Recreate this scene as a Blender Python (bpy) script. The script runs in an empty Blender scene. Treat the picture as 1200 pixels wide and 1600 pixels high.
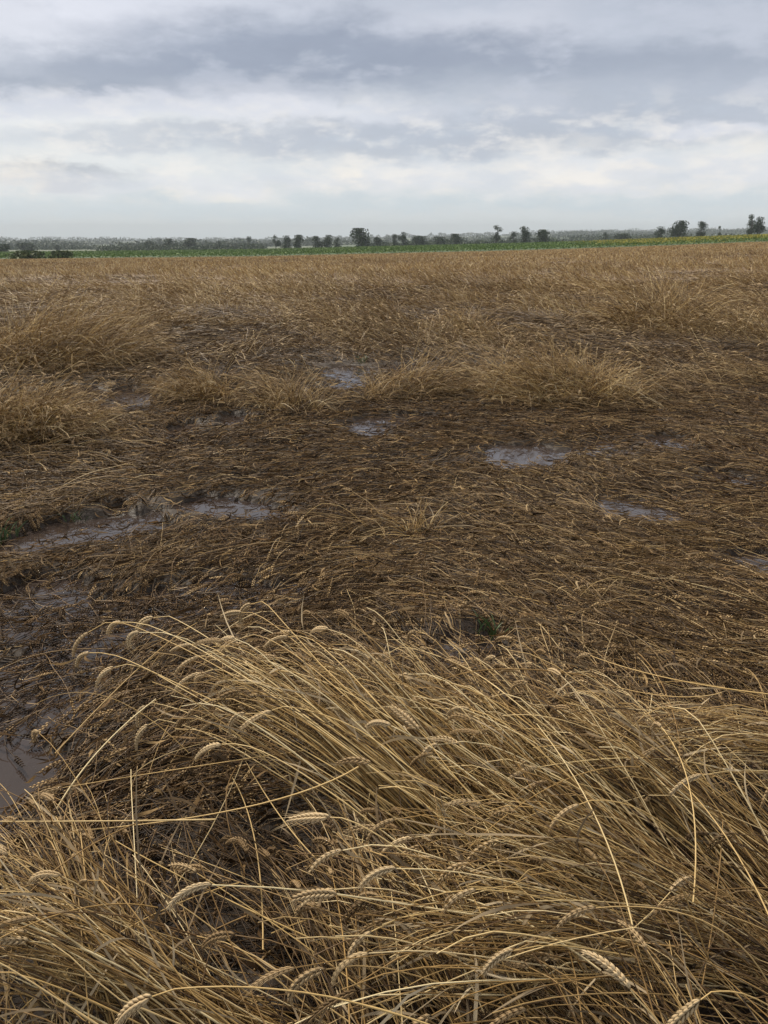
import bpy, math, random
import numpy as np
C = bpy.context.scene
COL = C.collection
R = math.radians
rng = np.random.default_rng(11)
random.seed(5)

# ------------------------------------------------------------------ camera
CAM_H = 1.5
F = 1288.0                      # focal length in pixels of the 1200x1600 photo
PITCH = math.atan((800 - 371) / F)
cam_d = bpy.data.cameras.new('camera')
cam_d.sensor_fit = 'VERTICAL'; cam_d.sensor_height = 36.0; cam_d.lens = 36.0 * F / 1600
cam_d.clip_start = 0.05; cam_d.clip_end = 30000
cam = bpy.data.objects.new('camera', cam_d); COL.objects.link(cam)
cam.location = (0, 0, CAM_H); cam.rotation_euler = (math.pi / 2 - PITCH, 0, 0)
C.camera = cam

def ray(px, py):
    a = (px - 600) / F; b = (800 - py) / F
    cp, sp = math.cos(PITCH), math.sin(PITCH)
    return np.array([a, cp + b * sp, b * cp - sp])
def at(px, py, z=0.0):          # where the sight line of a photo point reaches height z
    d = ray(px, py); t = (z - CAM_H) / d[2]
    return np.array([0, 0, CAM_H]) + d * t
def atd(px, py, y):             # ... reaches distance y
    d = ray(px, py); t = y / d[1]
    return np.array([0, 0, CAM_H]) + d * t

# ------------------------------------------------------------------ exposure
C.view_settings.view_transform = 'Standard'; C.view_settings.look = 'None'
C.view_settings.exposure = 0.4; C.view_settings.gamma = 1.0
C.render.film_transparent = False
C.cycles.max_bounces = 5; C.cycles.diffuse_bounces = 1; C.cycles.glossy_bounces = 2
C.cycles.transmission_bounces = 2; C.cycles.volume_bounces = 0; C.cycles.transparent_max_bounces = 4
C.cycles.use_denoising = True

# ------------------------------------------------------------------ node helper
class NT:
    def __init__(s, nt): s.nt = nt; s.n = nt.nodes; s.l = nt.links
    def new(s, t, **k):
        n = s.n.new(t)
        for a, b in k.items(): setattr(n, a, b)
        return n
    def put(s, sock, v):
        if hasattr(v, 'links') or hasattr(v, 'is_linked'): s.l.new(v, sock)
        else: sock.default_value = v
    def math(s, op, a, b=None, c=None, clamp=False):
        n = s.new('ShaderNodeMath', operation=op, use_clamp=clamp)
        s.put(n.inputs[0], a)
        if b is not None: s.put(n.inputs[1], b)
        if c is not None: s.put(n.inputs[2], c)
        return n.outputs[0]
    def mix(s, f, a, b, mode='MIX'):
        n = s.new('ShaderNodeMix', data_type='RGBA', blend_type=mode)
        s.put(n.inputs[0], f)
        s.put(n.inputs[6], a if not isinstance(a, tuple) else (*a, 1)); s.put(n.inputs[7], b if not isinstance(b, tuple) else (*b, 1))
        return n.outputs[2]
    def ramp(s, f, stops, mode='LINEAR'):
        n = s.new('ShaderNodeValToRGB'); s.put(n.inputs[0], f)
        n.color_ramp.interpolation = mode
        e = n.color_ramp.elements
        while len(e) < len(stops): e.new(0.5)
        for k, (p, c) in enumerate(stops):
            e[k].position = p; e[k].color = (*c, 1) if isinstance(c, tuple) else (c, c, c, 1)
        return n.outputs[0]
    def noise(s, vec, scale, detail=4, rough=.55, dist=0.0):
        n = s.new('ShaderNodeTexNoise'); s.put(n.inputs['Vector'], vec)
        n.inputs['Scale'].default_value = scale; n.inputs['Detail'].default_value = detail
        n.inputs['Roughness'].default_value = rough; n.inputs['Distortion'].default_value = dist
        return n.outputs[0]
    def smooth(s, v, a, b):
        n = s.new('ShaderNodeMapRange', interpolation_type='SMOOTHSTEP')
        s.put(n.inputs[0], v); n.inputs[1].default_value = a; n.inputs[2].default_value = b
        return n.outputs[0]

# ------------------------------------------------------------------ sky: overcast clouds over a Nishita sky
SUN_EL, SUN_AZ = R(52), R(-40)       # azimuth from +Y towards +X
w = bpy.data.worlds.new('World'); C.world = w; w.use_nodes = True
W = NT(w.node_tree); W.n.clear()
tc = W.new('ShaderNodeTexCoord')
sep = W.new('ShaderNodeSeparateXYZ'); W.l.new(tc.outputs['Generated'], sep.inputs[0])
az = W.math('ARCTAN2', sep.outputs[0], sep.outputs[1]); el = W.math('ARCSINE', sep.outputs[2])
cb = W.new('ShaderNodeCombineXYZ'); W.put(cb.inputs[0], az); W.put(cb.inputs[1], W.math('MULTIPLY', el, 2.5))
sv = cb.outputs[0]
n1 = W.noise(sv, 5.0, 5, .55, .1); n2 = W.noise(sv, 15.0, 7, .62, .1)
azd = W.math('ADD', az, W.math('MULTIPLY', W.math('SUBTRACT', n1, .5), .24))
eld = W.math('ADD', el, W.math('MULTIPLY', W.math('SUBTRACT', n2, .5), .05))
eld = W.math('ADD', eld, W.math('MULTIPLY', W.math('SUBTRACT', n1, .5), .045))
def azel(px, py):
    d = ray(px, py); return math.atan2(d[0], d[1]), math.atan2(d[2], math.hypot(d[0], d[1]))
def blob(px, py, rx, ry, soft=.35, raw=False):
    a, e = azel(px, py)
    A = W.math('DIVIDE', W.math('SUBTRACT', az if raw else azd, a), rx / F)
    E = W.math('DIVIDE', W.math('SUBTRACT', el if raw else eld, e), ry / F)
    d = W.math('SQRT', W.math('ADD', W.math('MULTIPLY', A, A), W.math('MULTIPLY', E, E)))
    return W.smooth(d, 1.0 + soft, 1.0 - soft)
sk = W.ramp(W.math('DIVIDE', el, R(90)), [(0.0, (.60, .66, .69)), (.025, (.62, .65, .675)), (.075, (.69, .69, .69)),
            (.105, (.52, .55, .60)), (.15, (.43, .455, .52)), (.3, (.37, .375, .39)), (1.0, (.40, .40, .40))])
dark = (.25, .28, .355); mid = (.39, .42, .49); lite = (.66, .665, .72); warm = (.90, .82, .72); bluish = (.49, .575, .64)
for (px, py, rx, ry, c, s, a) in [
    (60, 30, 240, 60, lite, .7, .75), (330, 15, 260, 26, lite, .7, .4), (680, 25, 300, 28, mid, .7, .5),
    (800, 50, 170, 26, lite, .8, .9), (1080, 25, 240, 50, mid, .7, .8),
    (480, 88, 260, 44, dark, .6, .95), (250, 128, 260, 34, dark, .5, .85), (760, 100, 260, 30, dark, .7, .8),
    (1060, 128, 260, 38, dark, .6, .85), (60, 150, 160, 18, dark, .6, .6),
    (980, 165, 380, 42, mid, .6, .85), (900, 200, 420, 28, mid, .6, .9), (620, 225, 280, 24, mid, .6, .85), (240, 218, 170, 15, mid, .6, .6),
    (300, 172, 330, 16, lite, .6, .7), (1130, 205, 110, 12, lite, .6, .7),
    (90, 272, 120, 15, dark, .4, .6), (420, 150, 120, 18, lite, .7, .45),
    (900, 275, 380, 22, lite, .6, .6), (250, 285, 300, 12, lite, .6, .5),
    (400, 322, 520, 14, bluish, .7, .6), (1000, 318, 300, 10, bluish, .7, .5)]:
    f = W.math('MULTIPLY', blob(px, py, rx, ry, s), a)
    sk = W.mix(f, sk, c)
for (px, py, rx, ry, a) in [(535, 274, 26, 12, .75), (20, 262, 45, 14, .55), (60, 285, 20, 8, .3), (270, 300, 16, 6, .5), (400, 300, 22, 7, .4),
    (640, 270, 30, 7, .4), (800, 262, 40, 8, .55), (870, 280, 30, 9, .5), (950, 268, 40, 7, .55), (1100, 255, 40, 8, .45), (1165, 222, 18, 12, .4), (870, 228, 22, 8, .3)]:
    f = W.math('MULTIPLY', W.math('MULTIPLY', blob(px, py, rx * 1.3, ry * 1.3, .7), a * .95), W.smooth(n2, .3, .55))
    sk = W.mix(f, sk, warm)
# lumps of cloud, smaller towards the horizon
n4 = W.noise(sv, 19.0, 7, .6, .1); n5 = W.noise(sv, 9.0, 7, .58, .15)
lowband = W.math('MULTIPLY', W.smooth(el, R(1.2), R(3.2)), W.smooth(el, R(9.5), R(6)))
sk = W.mix(W.math('MULTIPLY', W.math('MULTIPLY', W.smooth(n4, .46, .66), lowband), .55), sk, (.80, .76, .72))
sk = W.mix(W.math('MULTIPLY', W.math('MULTIPLY', W.smooth(n5, .54, .34), lowband), .32), sk, (.46, .52, .60))
sk = W.mix(W.math('MULTIPLY', W.math('MULTIPLY', W.smooth(n5, .50, .64), W.smooth(el, R(5.5), R(9))), .45), sk, (.50, .52, .59))
# fine streaks of cloud
k = W.math('ADD', .88, W.math('MULTIPLY', n2, .16)); k = W.math('ADD', k, W.math('MULTIPLY', W.math('SUBTRACT', n1, .5), .16))
k = W.math('ADD', k, W.math('MULTIPLY', W.math('SUBTRACT', W.noise(sv, 40., 4, .6), .5), .05))
vm = W.new('ShaderNodeVectorMath', operation='SCALE'); W.put(vm.inputs[0], sk); W.put(vm.inputs[3], k)
bg1 = W.new('ShaderNodeBackground'); W.put(bg1.inputs[0], vm.outputs[0]); bg1.inputs[1].default_value = 1.04
st = W.new('ShaderNodeTexSky', sky_type='NISHITA'); st.sun_disc = False; st.sun_elevation = SUN_EL; st.sun_rotation = SUN_AZ
bg2 = W.new('ShaderNodeBackground'); W.l.new(st.outputs[0], bg2.inputs[0]); bg2.inputs[1].default_value = .07
mx = W.new('ShaderNodeMixShader'); mx.inputs[0].default_value = .12
W.l.new(bg1.outputs[0], mx.inputs[1]); W.l.new(bg2.outputs[0], mx.inputs[2])
wo = W.new('ShaderNodeOutputWorld'); W.l.new(mx.outputs[0], wo.inputs[0])

sd = bpy.data.lights.new('sun', 'SUN'); sd.energy = 3.1; sd.angle = R(10); sd.color = (1, .90, .76)
so = bpy.data.objects.new('sun', sd); COL.objects.link(so)
so.rotation_euler = (math.pi / 2 - SUN_EL, 0, math.pi - SUN_AZ)

# ------------------------------------------------------------------ materials
def new_mat(name):
    m = bpy.data.materials.new(name); m.use_nodes = True
    T = NT(m.node_tree); T.n.clear()
    o = T.new('ShaderNodeOutputMaterial'); p = T.new('ShaderNodeBsdfPrincipled'); T.l.new(p.outputs[0], o.inputs[0])
    return m, T, p, o
def attr(T, name, out='Fac'):
    return T.new('ShaderNodeAttribute', attribute_name=name).outputs[out]

def straw_mat(name, dry, wet, rough=.5, spec=.35, transl=.0):
    m, T, p, o = new_mat(name)
    tone = attr(T, 'tone'); damp = attr(T, 'damp')  # second value: wetness, plus shade painted into low and near straw
    g = T.new('ShaderNodeNewGeometry')
    nz = T.noise(g.outputs['Position'], 60, 3); nb = T.noise(g.outputs['Position'], 2.2, 3)
    t2 = T.math('ADD', tone, T.math('MULTIPLY', T.math('SUBTRACT', nz, .5), .2), clamp=True)
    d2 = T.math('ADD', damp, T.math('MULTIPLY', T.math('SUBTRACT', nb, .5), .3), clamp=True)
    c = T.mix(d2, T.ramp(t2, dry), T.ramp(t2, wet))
    T.l.new(c, p.inputs['Base Color'])
    p.inputs['Roughness'].default_value = rough; p.inputs['Specular IOR Level'].default_value = spec
    if transl:
        tr = T.new('ShaderNodeBsdfTranslucent'); T.l.new(c, tr.inputs[0])
        ms = T.new('ShaderNodeMixShader'); ms.inputs[0].default_value = transl
        T.l.new(p.outputs[0], ms.inputs[1]); T.l.new(tr.outputs[0], ms.inputs[2]); T.l.new(ms.outputs[0], o.inputs[0])
    return m
DRY = [(0, (.055, .030, .012)), (.25, (.15, .082, .028)), (.5, (.39, .235, .075)), (.75, (.70, .49, .20)), (1, (.88, .72, .41))]
WET_SHADE = [(0, (.013, .0072, .0035)), (.35, (.056, .032, .014)), (.7, (.205, .123, .055)), (1, (.52, .36, .17))]
M_STRAW = straw_mat('dry_wheat_straw', DRY, WET_SHADE)
M_EAR = straw_mat('wheat_ear', [(0, (.10, .06, .026)), (.4, (.32, .21, .095)), (1, (.66, .50, .29))], WET_SHADE, .65, .25)
M_LEAF = straw_mat('dry_wheat_leaf', [(0, (.20, .14, .08)), (.5, (.42, .33, .21)), (1, (.62, .51, .34))], WET_SHADE, .75, .12, .25)
MATS = [M_STRAW, M_EAR, M_LEAF]

# ------------------------------------------------------------------ numpy noise
def vnoise(x, y, seed=0):
    x = np.asarray(x, float); y = np.asarray(y, float)
    xi = np.floor(x).astype(np.int64); yi = np.floor(y).astype(np.int64); fx = x - xi; fy = y - yi
    fx = fx * fx * (3 - 2 * fx); fy = fy * fy * (3 - 2 * fy)
    def h(a, b):
        n = (a * 374761393 + b * 668265263 + seed * 982451653) & 0xffffffff
        n = ((n ^ (n >> 13)) * 1274126177) & 0xffffffff
        return ((n ^ (n >> 16)) & 0xffff) / 65535.0
    return (h(xi, yi) * (1 - fx) + h(xi + 1, yi) * fx) * (1 - fy) + (h(xi, yi + 1) * (1 - fx) + h(xi + 1, yi + 1) * fx) * fy
def fbm(x, y, seed=0, o=3):
    s = 0; a = .5; t = 0
    for k in range(o): s = s + a * vnoise(x * 2 ** k, y * 2 ** k, seed + k * 7); t += a; a *= .5
    return s / t
def sstep(t): t = np.clip(t, 0, 1); return t * t * (3 - 2 * t)

# ------------------------------------------------------------------ terrain
ROWX = np.array([-600, 0, 400, 800, 930, 1200, 1800.])
DS = np.array([180, 330, 450, 700, 1200, 2000, 3200, 4500, 9000.])
ROWS = np.array([[406, 403, 399, 390, 386, 376, 362],
                 [396, 394, 390, 381, 377, 367.5, 355],
                 [396, 395, 391, 383, 379, 369.5, 358],
                 [393, 391, 389, 382, 378, 370, 360],
                 [386, 386, 385, 378, 374, 368, 360],
                 [380, 381, 381, 373, 369, 365, 360],
                 [375, 376, 377, 368, 365, 362, 358],
                 [378, 379, 380, 374, 371, 369, 366],
                 [376, 377, 377, 374, 373, 372, 370.]])
# rows are read as heights at that distance
ZT = CAM_H - (ROWS - 371) / F * DS[:, None]
def ground(x, y, fine=True):
    x = np.asarray(x, float); y = np.asarray(y, float)
    yy = np.maximum(y, 1.0)
    px = 600 + x / np.maximum(yy, 30) * F * .98
    px = np.clip(px, -600, 1800)
    zs = np.array([np.interp(px, ROWX, ZT[i]) for i in range(len(DS))])
    z = zs[0].copy()
    ly = np.log(np.maximum(yy, DS[0]))
    for i in range(len(DS) - 1):
        a, b = math.log(DS[i]), math.log(DS[i + 1])
        t = np.clip((ly - a) / (b - a), 0, 1)
        z = np.where(ly >= a, zs[i] * (1 - t) + zs[i + 1] * t, z)
    near = np.clip((yy - 12) / 168, 0, 1) ** 1.25
    z = np.where(yy < 180, zs[0] * near, z)
    if fine:
        k = np.clip(1 - (yy - 30) / 60, 0, 1)
        b = .055 * fbm(x * 1.3, y * 1.3, 3) + .03 * fbm(x * 6, y * 6, 9) - .012
        pm = puddle_mask(x, y)
        b = b * (1 - pm) + pm * (-.045)
        z = z + b * k
    return z
# puddles: centre and radii in photo pixels on the flat ground, clear = how free of straw the water is
PUD = [(35, 1205, 100, 70, 1), (45, 955, 100, 36, .93), (165, 965, 66, 32, .88), (80, 1060, 110, 60, .62), (250, 940, 60, 22, .85), (345, 925, 110, 16, .6),
       (60, 846, 62, 9, .95), (130, 826, 50, 10, .95), (205, 812, 60, 8, .9), (330, 786, 38, 6, .9), (398, 794, 52, 9, .95), (360,790,30,7,.8),
       (845, 713, 66, 13, .98), (790, 712, 36, 12, .9), (1005, 797, 60, 9, .85), (975, 789, 30, 8, .85), (1040, 686, 34, 5, .9), (940,700,40,5,.5),
       (545, 578, 34, 8, 1), (548, 600, 22, 4, .95), (220, 622, 48, 8, 1), (120, 609, 90, 6, .8), (372, 656, 20, 5, .95),
       (292, 672, 22, 5, .95), (582, 668, 26, 8, .95), (640, 655, 70, 6, .5), (1175, 878, 40, 7, .85), (1135, 748, 26, 4, .85), (478, 602, 12, 4, .9),
       (238, 1405, 26, 40, .9), (470, 917, 24, 7, .7), (735, 1012, 60, 14, .5), (370, 580, 14, 3, .9), (360, 611, 20, 4, .8), (700,575,90,5,.5)]
PG = []
for (px, py, rx, ry, cl) in PUD:
    if ry <= 8 and py < 900: rx *= 1.1; ry *= 1.35; cl *= .93
    c = at(px, py, 0); yn = at(px, py + ry, 0)[1]; yf = at(px, py - ry, 0)[1]
    dist = c[1]
    hx = rx / F * math.hypot(dist, CAM_H)
    ext = .055 * dist / CAM_H                      # room for the straw that stands before it
    y0, y1 = yn - ext, yf
    PG.append((c[0], (y0 + y1) / 2, hx, (y1 - y0) / 2 + .02, cl))
def puddle_mask(x, y, clear=False):
    m = np.zeros(np.shape(x))
    wx = (fbm(x * 5, y * 5, 21) - .5) * 1.3 + (fbm(x * 17, y * 9, 23) - .5) * .7; wy = (fbm(x * 5 + 9, y * 5, 33) - .5) * 1.3 + (fbm(x * 17, y * 12, 29) - .5) * .7
    for (cx, cy, hx, hy, cl) in PG:
        near = (np.abs(x - cx) < hx * 2) & (np.abs(y - cy) < hy * 2)
        if not np.any(near): continue
        d = np.sqrt(((x - cx) / hx + wx) ** 2 + ((y - cy) / hy + wy) ** 2)
        v = sstep((1.02 - d) / .16) * cl if clear else sstep((1.15 - d) / .3)
        m = np.maximum(m, np.where(near, v, 0))
    return m

def mesh_obj(name, verts, faces, mat, smooth=True, parent=None, attrs=None):
    me = bpy.data.meshes.new(name); me.from_pydata([tuple(v) for v in verts], [], faces); me.update()
    if smooth: me.polygons.foreach_set('use_smooth', np.ones(len(me.polygons), bool))
    me.materials.append(mat)
    for k, v in (attrs or {}).items():
        a = me.attributes.new(k, 'FLOAT', 'POINT'); a.data.foreach_set('value', np.asarray(v, np.float32))
    o = bpy.data.objects.new(name, me); COL.objects.link(o)
    if parent: o.parent = parent
    return o
def tag(o, label=None, cat=None, group=None, kind=None):
    if label: o['label'] = label
    if cat: o['category'] = cat
    if group: o['group'] = group
    if kind: o['kind'] = kind
    return o

ys = np.concatenate([np.linspace(-25, -.5, 25), np.linspace(-.4, 14, 420), 14 + (180 - 14) * np.linspace(0, 1, 181)[1:] ** 1.6,
                     180.3 * (9000 / 180.3) ** np.linspace(0, 1, 130)])
us = np.linspace(-1, 1, 401)
hw = np.maximum(7, .8 * ys + 5)
X = us[None] * hw[:, None]; Y = np.repeat(ys[:, None], len(us), 1)
Z = ground(X, Y)
nr, nc = X.shape
idx = np.arange(nr * nc).reshape(nr, nc)
fc = np.stack([idx[:-1, :-1], idx[:-1, 1:], idx[1:, 1:], idx[1:, :-1]], -1).reshape(-1, 4)
zone = np.where(Y < 180.2, np.clip((Y - 7) / 25, 0, 1), np.where(Y < 331, 2.0, 3.0))
pm = puddle_mask(X, Y)
def big_mesh(name, V, Q=None, Tn=None, attrs=None, mats=(), mi=None, smooth=True):
    me = bpy.data.meshes.new(name)
    V = np.asarray(V, np.float32)
    nq = 0 if Q is None else len(Q); nt = 0 if Tn is None else len(Tn)
    me.vertices.add(len(V)); me.vertices.foreach_set('co', V.ravel())
    loops = np.concatenate([np.asarray(Q, np.int32).ravel() if nq else np.zeros(0, np.int32), np.asarray(Tn, np.int32).ravel() if nt else np.zeros(0, np.int32)])
    me.loops.add(len(loops)); me.loops.foreach_set('vertex_index', loops)
    st = np.concatenate([np.arange(nq) * 4, nq * 4 + np.arange(nt) * 3]).astype(np.int32)
    me.polygons.add(nq + nt); me.polygons.foreach_set('loop_start', st)
    for m in mats: me.materials.append(m)
    if mi is not None: me.polygons.foreach_set('material_index', np.asarray(mi, np.int32))
    me.polygons.foreach_set('use_smooth', np.full(nq + nt, smooth))
    for k, v in (attrs or {}).items():
        a = me.attributes.new(k, 'FLOAT', 'POINT'); a.data.foreach_set('value', np.asarray(v, np.float32))
    me.update(calc_edges=True)
    return me

gm, T, p, o_ = new_mat('muddy_soil_and_farmland')
g = T.new('ShaderNodeNewGeometry'); P = g.outputs['Position']; zn = attr(T, 'zone'); wt = attr(T, 'wet')
na = T.noise(P, 1.4, 5); nbb = T.noise(P, 22, 5, .65); nc_ = T.noise(P, 160, 3)
mud = T.mix(nbb, (.020, .013, .008), (.052, .034, .020)); mud = T.mix(T.math('MULTIPLY', na, .5), mud, (.030, .021, .014))
under = T.mix(T.noise(P, 3, 6, .7), (.10, .066, .034), (.27, .185, .10))
c = T.mix(T.smooth(zn, 0, 1), mud, under)
green = T.mix(T.noise(P, .08, 4), (.035, .075, .018), (.06, .10, .03))
c = T.mix(T.math('GREATER_THAN', zn, 1.5), c, green)
mp = T.new('ShaderNodeMapping'); T.l.new(P, mp.inputs[0]); mp.inputs['Scale'].default_value = (.0035, .0016, 1)
vo = T.new('ShaderNodeTexVoronoi'); T.l.new(mp.outputs[0], vo.inputs['Vector']); vo.inputs['Scale'].default_value = 1.0
farc = T.ramp(vo.outputs['Color'], [(0, (.07, .12, .05)), (.4, (.10, .15, .07)), (.55, (.19, .18, .10)), (.75, (.08, .12, .05)), (1, (.14, .17, .08))])
farc = T.mix(T.noise(P, .02, 4), farc, (.06, .085, .045))
c = T.mix(T.math('GREATER_THAN', zn, 2.5), c, farc)
T.l.new(c, p.inputs['Base Color'])
T.l.new(T.ramp(wt, [(0, .75), (1, .25)]), p.inputs['Roughness'])
bp = T.new('ShaderNodeBump'); bp.inputs['Strength'].default_value = .6; bp.inputs['Distance'].default_value = .012
T.l.new(nbb, bp.inputs['Height']); T.l.new(bp.outputs[0], p.inputs['Normal'])
me = big_mesh('field_ground', np.stack([X, Y, Z], -1).reshape(-1, 3), Q=fc, attrs={'zone': zone.ravel(), 'wet': pm.ravel()}, mats=[gm])
go = bpy.data.objects.new('field_ground', me); COL.objects.link(go); tag(go, 'muddy brown ground of the flooded wheat field', kind='structure')

# water
wm, T, p, o_ = new_mat('puddle_water')
g = T.new('ShaderNodeNewGeometry'); nn = T.noise(g.outputs['Position'], 14, 3)
mp = T.new('ShaderNodeMapping'); T.l.new(g.outputs['Position'], mp.inputs[0]); mp.inputs['Scale'].default_value = (60, 25, 1)
n3 = T.noise(mp.outputs[0], 1, 2)
T.l.new(T.mix(nn, (.034, .025, .021), (.060, .045, .038)), p.inputs['Base Color'])
p.inputs['Roughness'].default_value = .045; p.inputs['IOR'].default_value = 1.42; p.inputs['Specular IOR Level'].default_value = .7
bp = T.new('ShaderNodeBump'); bp.inputs['Strength'].default_value = .05; bp.inputs['Distance'].default_value = .004
T.l.new(n3, bp.inputs['Height']); T.l.new(bp.outputs[0], p.inputs['Normal'])
POOLS = [('broad murky water under floating straw on the left', [1, 2, 3, 4, 5]), ('open brown pool at the left edge below the straw', [0]),
  ('narrow curved strip of water at the left', [6, 7, 8]), ('pale strip of water in the flattened straw left of centre', [9, 10, 11]),
  ('bright long pool right of centre', [12, 13]), ('thin slanting strip of water on the right', [14, 15]), ('small sliver of water far right', [16, 17]),
  ('bright white puddle far out at the centre', [18]), ('thin puddle just below the far bright one', [19, 28]), ('bright puddle far left with a dull tail', [20, 21]),
  ('small puddle beyond the flattened straw', [22]), ('smaller puddle nearer and to the left', [23]), ('puddle in front of the middle tufts', [24, 25]),
  ('puddle at the right edge', [26]), ('faint puddle near the right edge', [27]), ('dark water between the near stalks at lower left', [29]),
  ('little water gap in the middle of the matted straw', [30]), ('dark wet hollow behind the near sheaf', [31]), ('speck of water far left of centre', [32, 33]), ('dark wet patch far out right of centre', [34])]
LEVEL = .004
for lab, ids in POOLS:
    V = []; Fc = []; n = 30
    x0 = min(PG[i][0] - PG[i][2] * 1.5 for i in ids); x1 = max(PG[i][0] + PG[i][2] * 1.5 for i in ids)
    y0 = min(PG[i][1] - PG[i][3] * 1.5 for i in ids); y1 = max(PG[i][1] + PG[i][3] * 1.5 for i in ids)
    gx = np.linspace(x0, x1, 70); gy = np.linspace(y0, y1, 70)
    GX, GY = np.meshgrid(gx, gy)
    keep = np.zeros(GX.shape)
    for i in ids:
        cx, cy, hx, hy, _ = PG[i]
        keep = np.maximum(keep, (((GX - cx) / hx) ** 2 + ((GY - cy) / hy) ** 2 < 2.1))
    ii = np.arange(GX.size).reshape(GX.shape)
    kk = (keep[:-1, :-1] + keep[1:, :-1] + keep[:-1, 1:] + keep[1:, 1:]) > 3.5
    Q = np.stack([ii[:-1, :-1], ii[:-1, 1:], ii[1:, 1:], ii[1:, :-1]], -1)[kk]
    used, inv = np.unique(Q, return_inverse=True)
    me = big_mesh('puddle', np.stack([GX.ravel()[used], GY.ravel()[used], np.full(len(used), LEVEL + ids[0] * .00007)], -1), Q=inv.reshape(-1, 4), mats=[wm])
    po = bpy.data.objects.new('puddle', me); COL.objects.link(po); tag(po, lab, kind='structure')

# ------------------------------------------------------------------ wheat geometry
class Geo:
    def __init__(s): s.V = []; s.Q = []; s.T = []; s.mq = []; s.mt = []; s.tone = []; s.damp = []; s.n = 0
    def add(s, V, Q=None, T=None, mat=0, tone=None, damp=None):
        V = V.reshape(-1, 3); s.V.append(V)
        if Q is not None and len(Q): s.Q.append(Q + s.n); s.mq.append(np.full(len(Q), mat))
        if T is not None and len(T): s.T.append(T + s.n); s.mt.append(np.full(len(T), mat))
        s.tone.append(tone.ravel()); s.damp.append(damp.ravel()); s.n += len(V)
    def mesh(s, name):
        Q = np.concatenate(s.Q) if s.Q else None; Tn = np.concatenate(s.T) if s.T else None
        mi = np.concatenate(s.mq + s.mt)
        return big_mesh(name, np.concatenate(s.V), Q, Tn, {'tone': np.concatenate(s.tone), 'damp': np.concatenate(s.damp)}, MATS, mi)
    def obj(s, name, parent=None, origin=None):
        me = s.mesh(name)
        o = bpy.data.objects.new(name, me); COL.objects.link(o)
        if parent: o.parent = parent
        return o
def unit(v): return v / np.maximum(np.linalg.norm(v, axis=-1, keepdims=True), 1e-9)
def tangents(P): return unit(np.gradient(P, axis=1))
def tubes(G, P, rad, sides=3, mat=0, tone=None, damp=None):
    N, K, _ = P.shape
    Tg = tangents(P)
    chord = unit(P[:, -1] - P[:, 0] + 1e-6)[:, None]
    ref = unit(np.cross(chord, unit(rng.normal(size=(N, 1, 3)))))
    A = unit(np.cross(Tg, ref)); B = np.cross(Tg, A)
    ang = np.arange(sides) / sides * 2 * math.pi
    V = P[:, :, None] + rad[..., None, None] * (np.cos(ang)[:, None] * A[:, :, None] + np.sin(ang)[:, None] * B[:, :, None])
    i = np.arange(N * K * sides).reshape(N, K, sides); j = np.roll(i, -1, 2)
    Q = np.stack([i[:, :-1], j[:, :-1], j[:, 1:], i[:, 1:]], -1).reshape(-1, 4)
    on = np.ones((N, K, sides))
    G.add(V, Q=Q, mat=mat, tone=on * tone[:, None, None], damp=on * (damp[:, None, None] if damp.ndim == 1 else damp[:, :, None]))
def ribbons(G, P, wid, mat=0, tone=None, damp=None, twist=1.5, flat=None):
    N, K, _ = P.shape
    Tg = tangents(P)
    ref = unit(rng.normal(size=(N, 1, 3)) + (0 if flat is None else np.array(flat)))
    A = unit(np.cross(Tg, ref)); B = np.cross(Tg, A)
    a = (np.linspace(0, 1, K)[None] * rng.normal(size=(N, 1)) * twist)[..., None]
    S = A * np.cos(a) + B * np.sin(a)
    V = np.stack([P - S * wid[..., None] / 2, P + S * wid[..., None] / 2], 2)
    i = np.arange(N * K * 2).reshape(N, K, 2)
    Q = np.stack([i[:, :-1, 0], i[:, :-1, 1], i[:, 1:, 1], i[:, 1:, 0]], -1).reshape(-1, 4)
    on = np.ones((N, K, 2))
    G.add(V, Q=Q, mat=mat, tone=on * tone[:, None, None], damp=on * damp[:, None, None])
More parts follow.
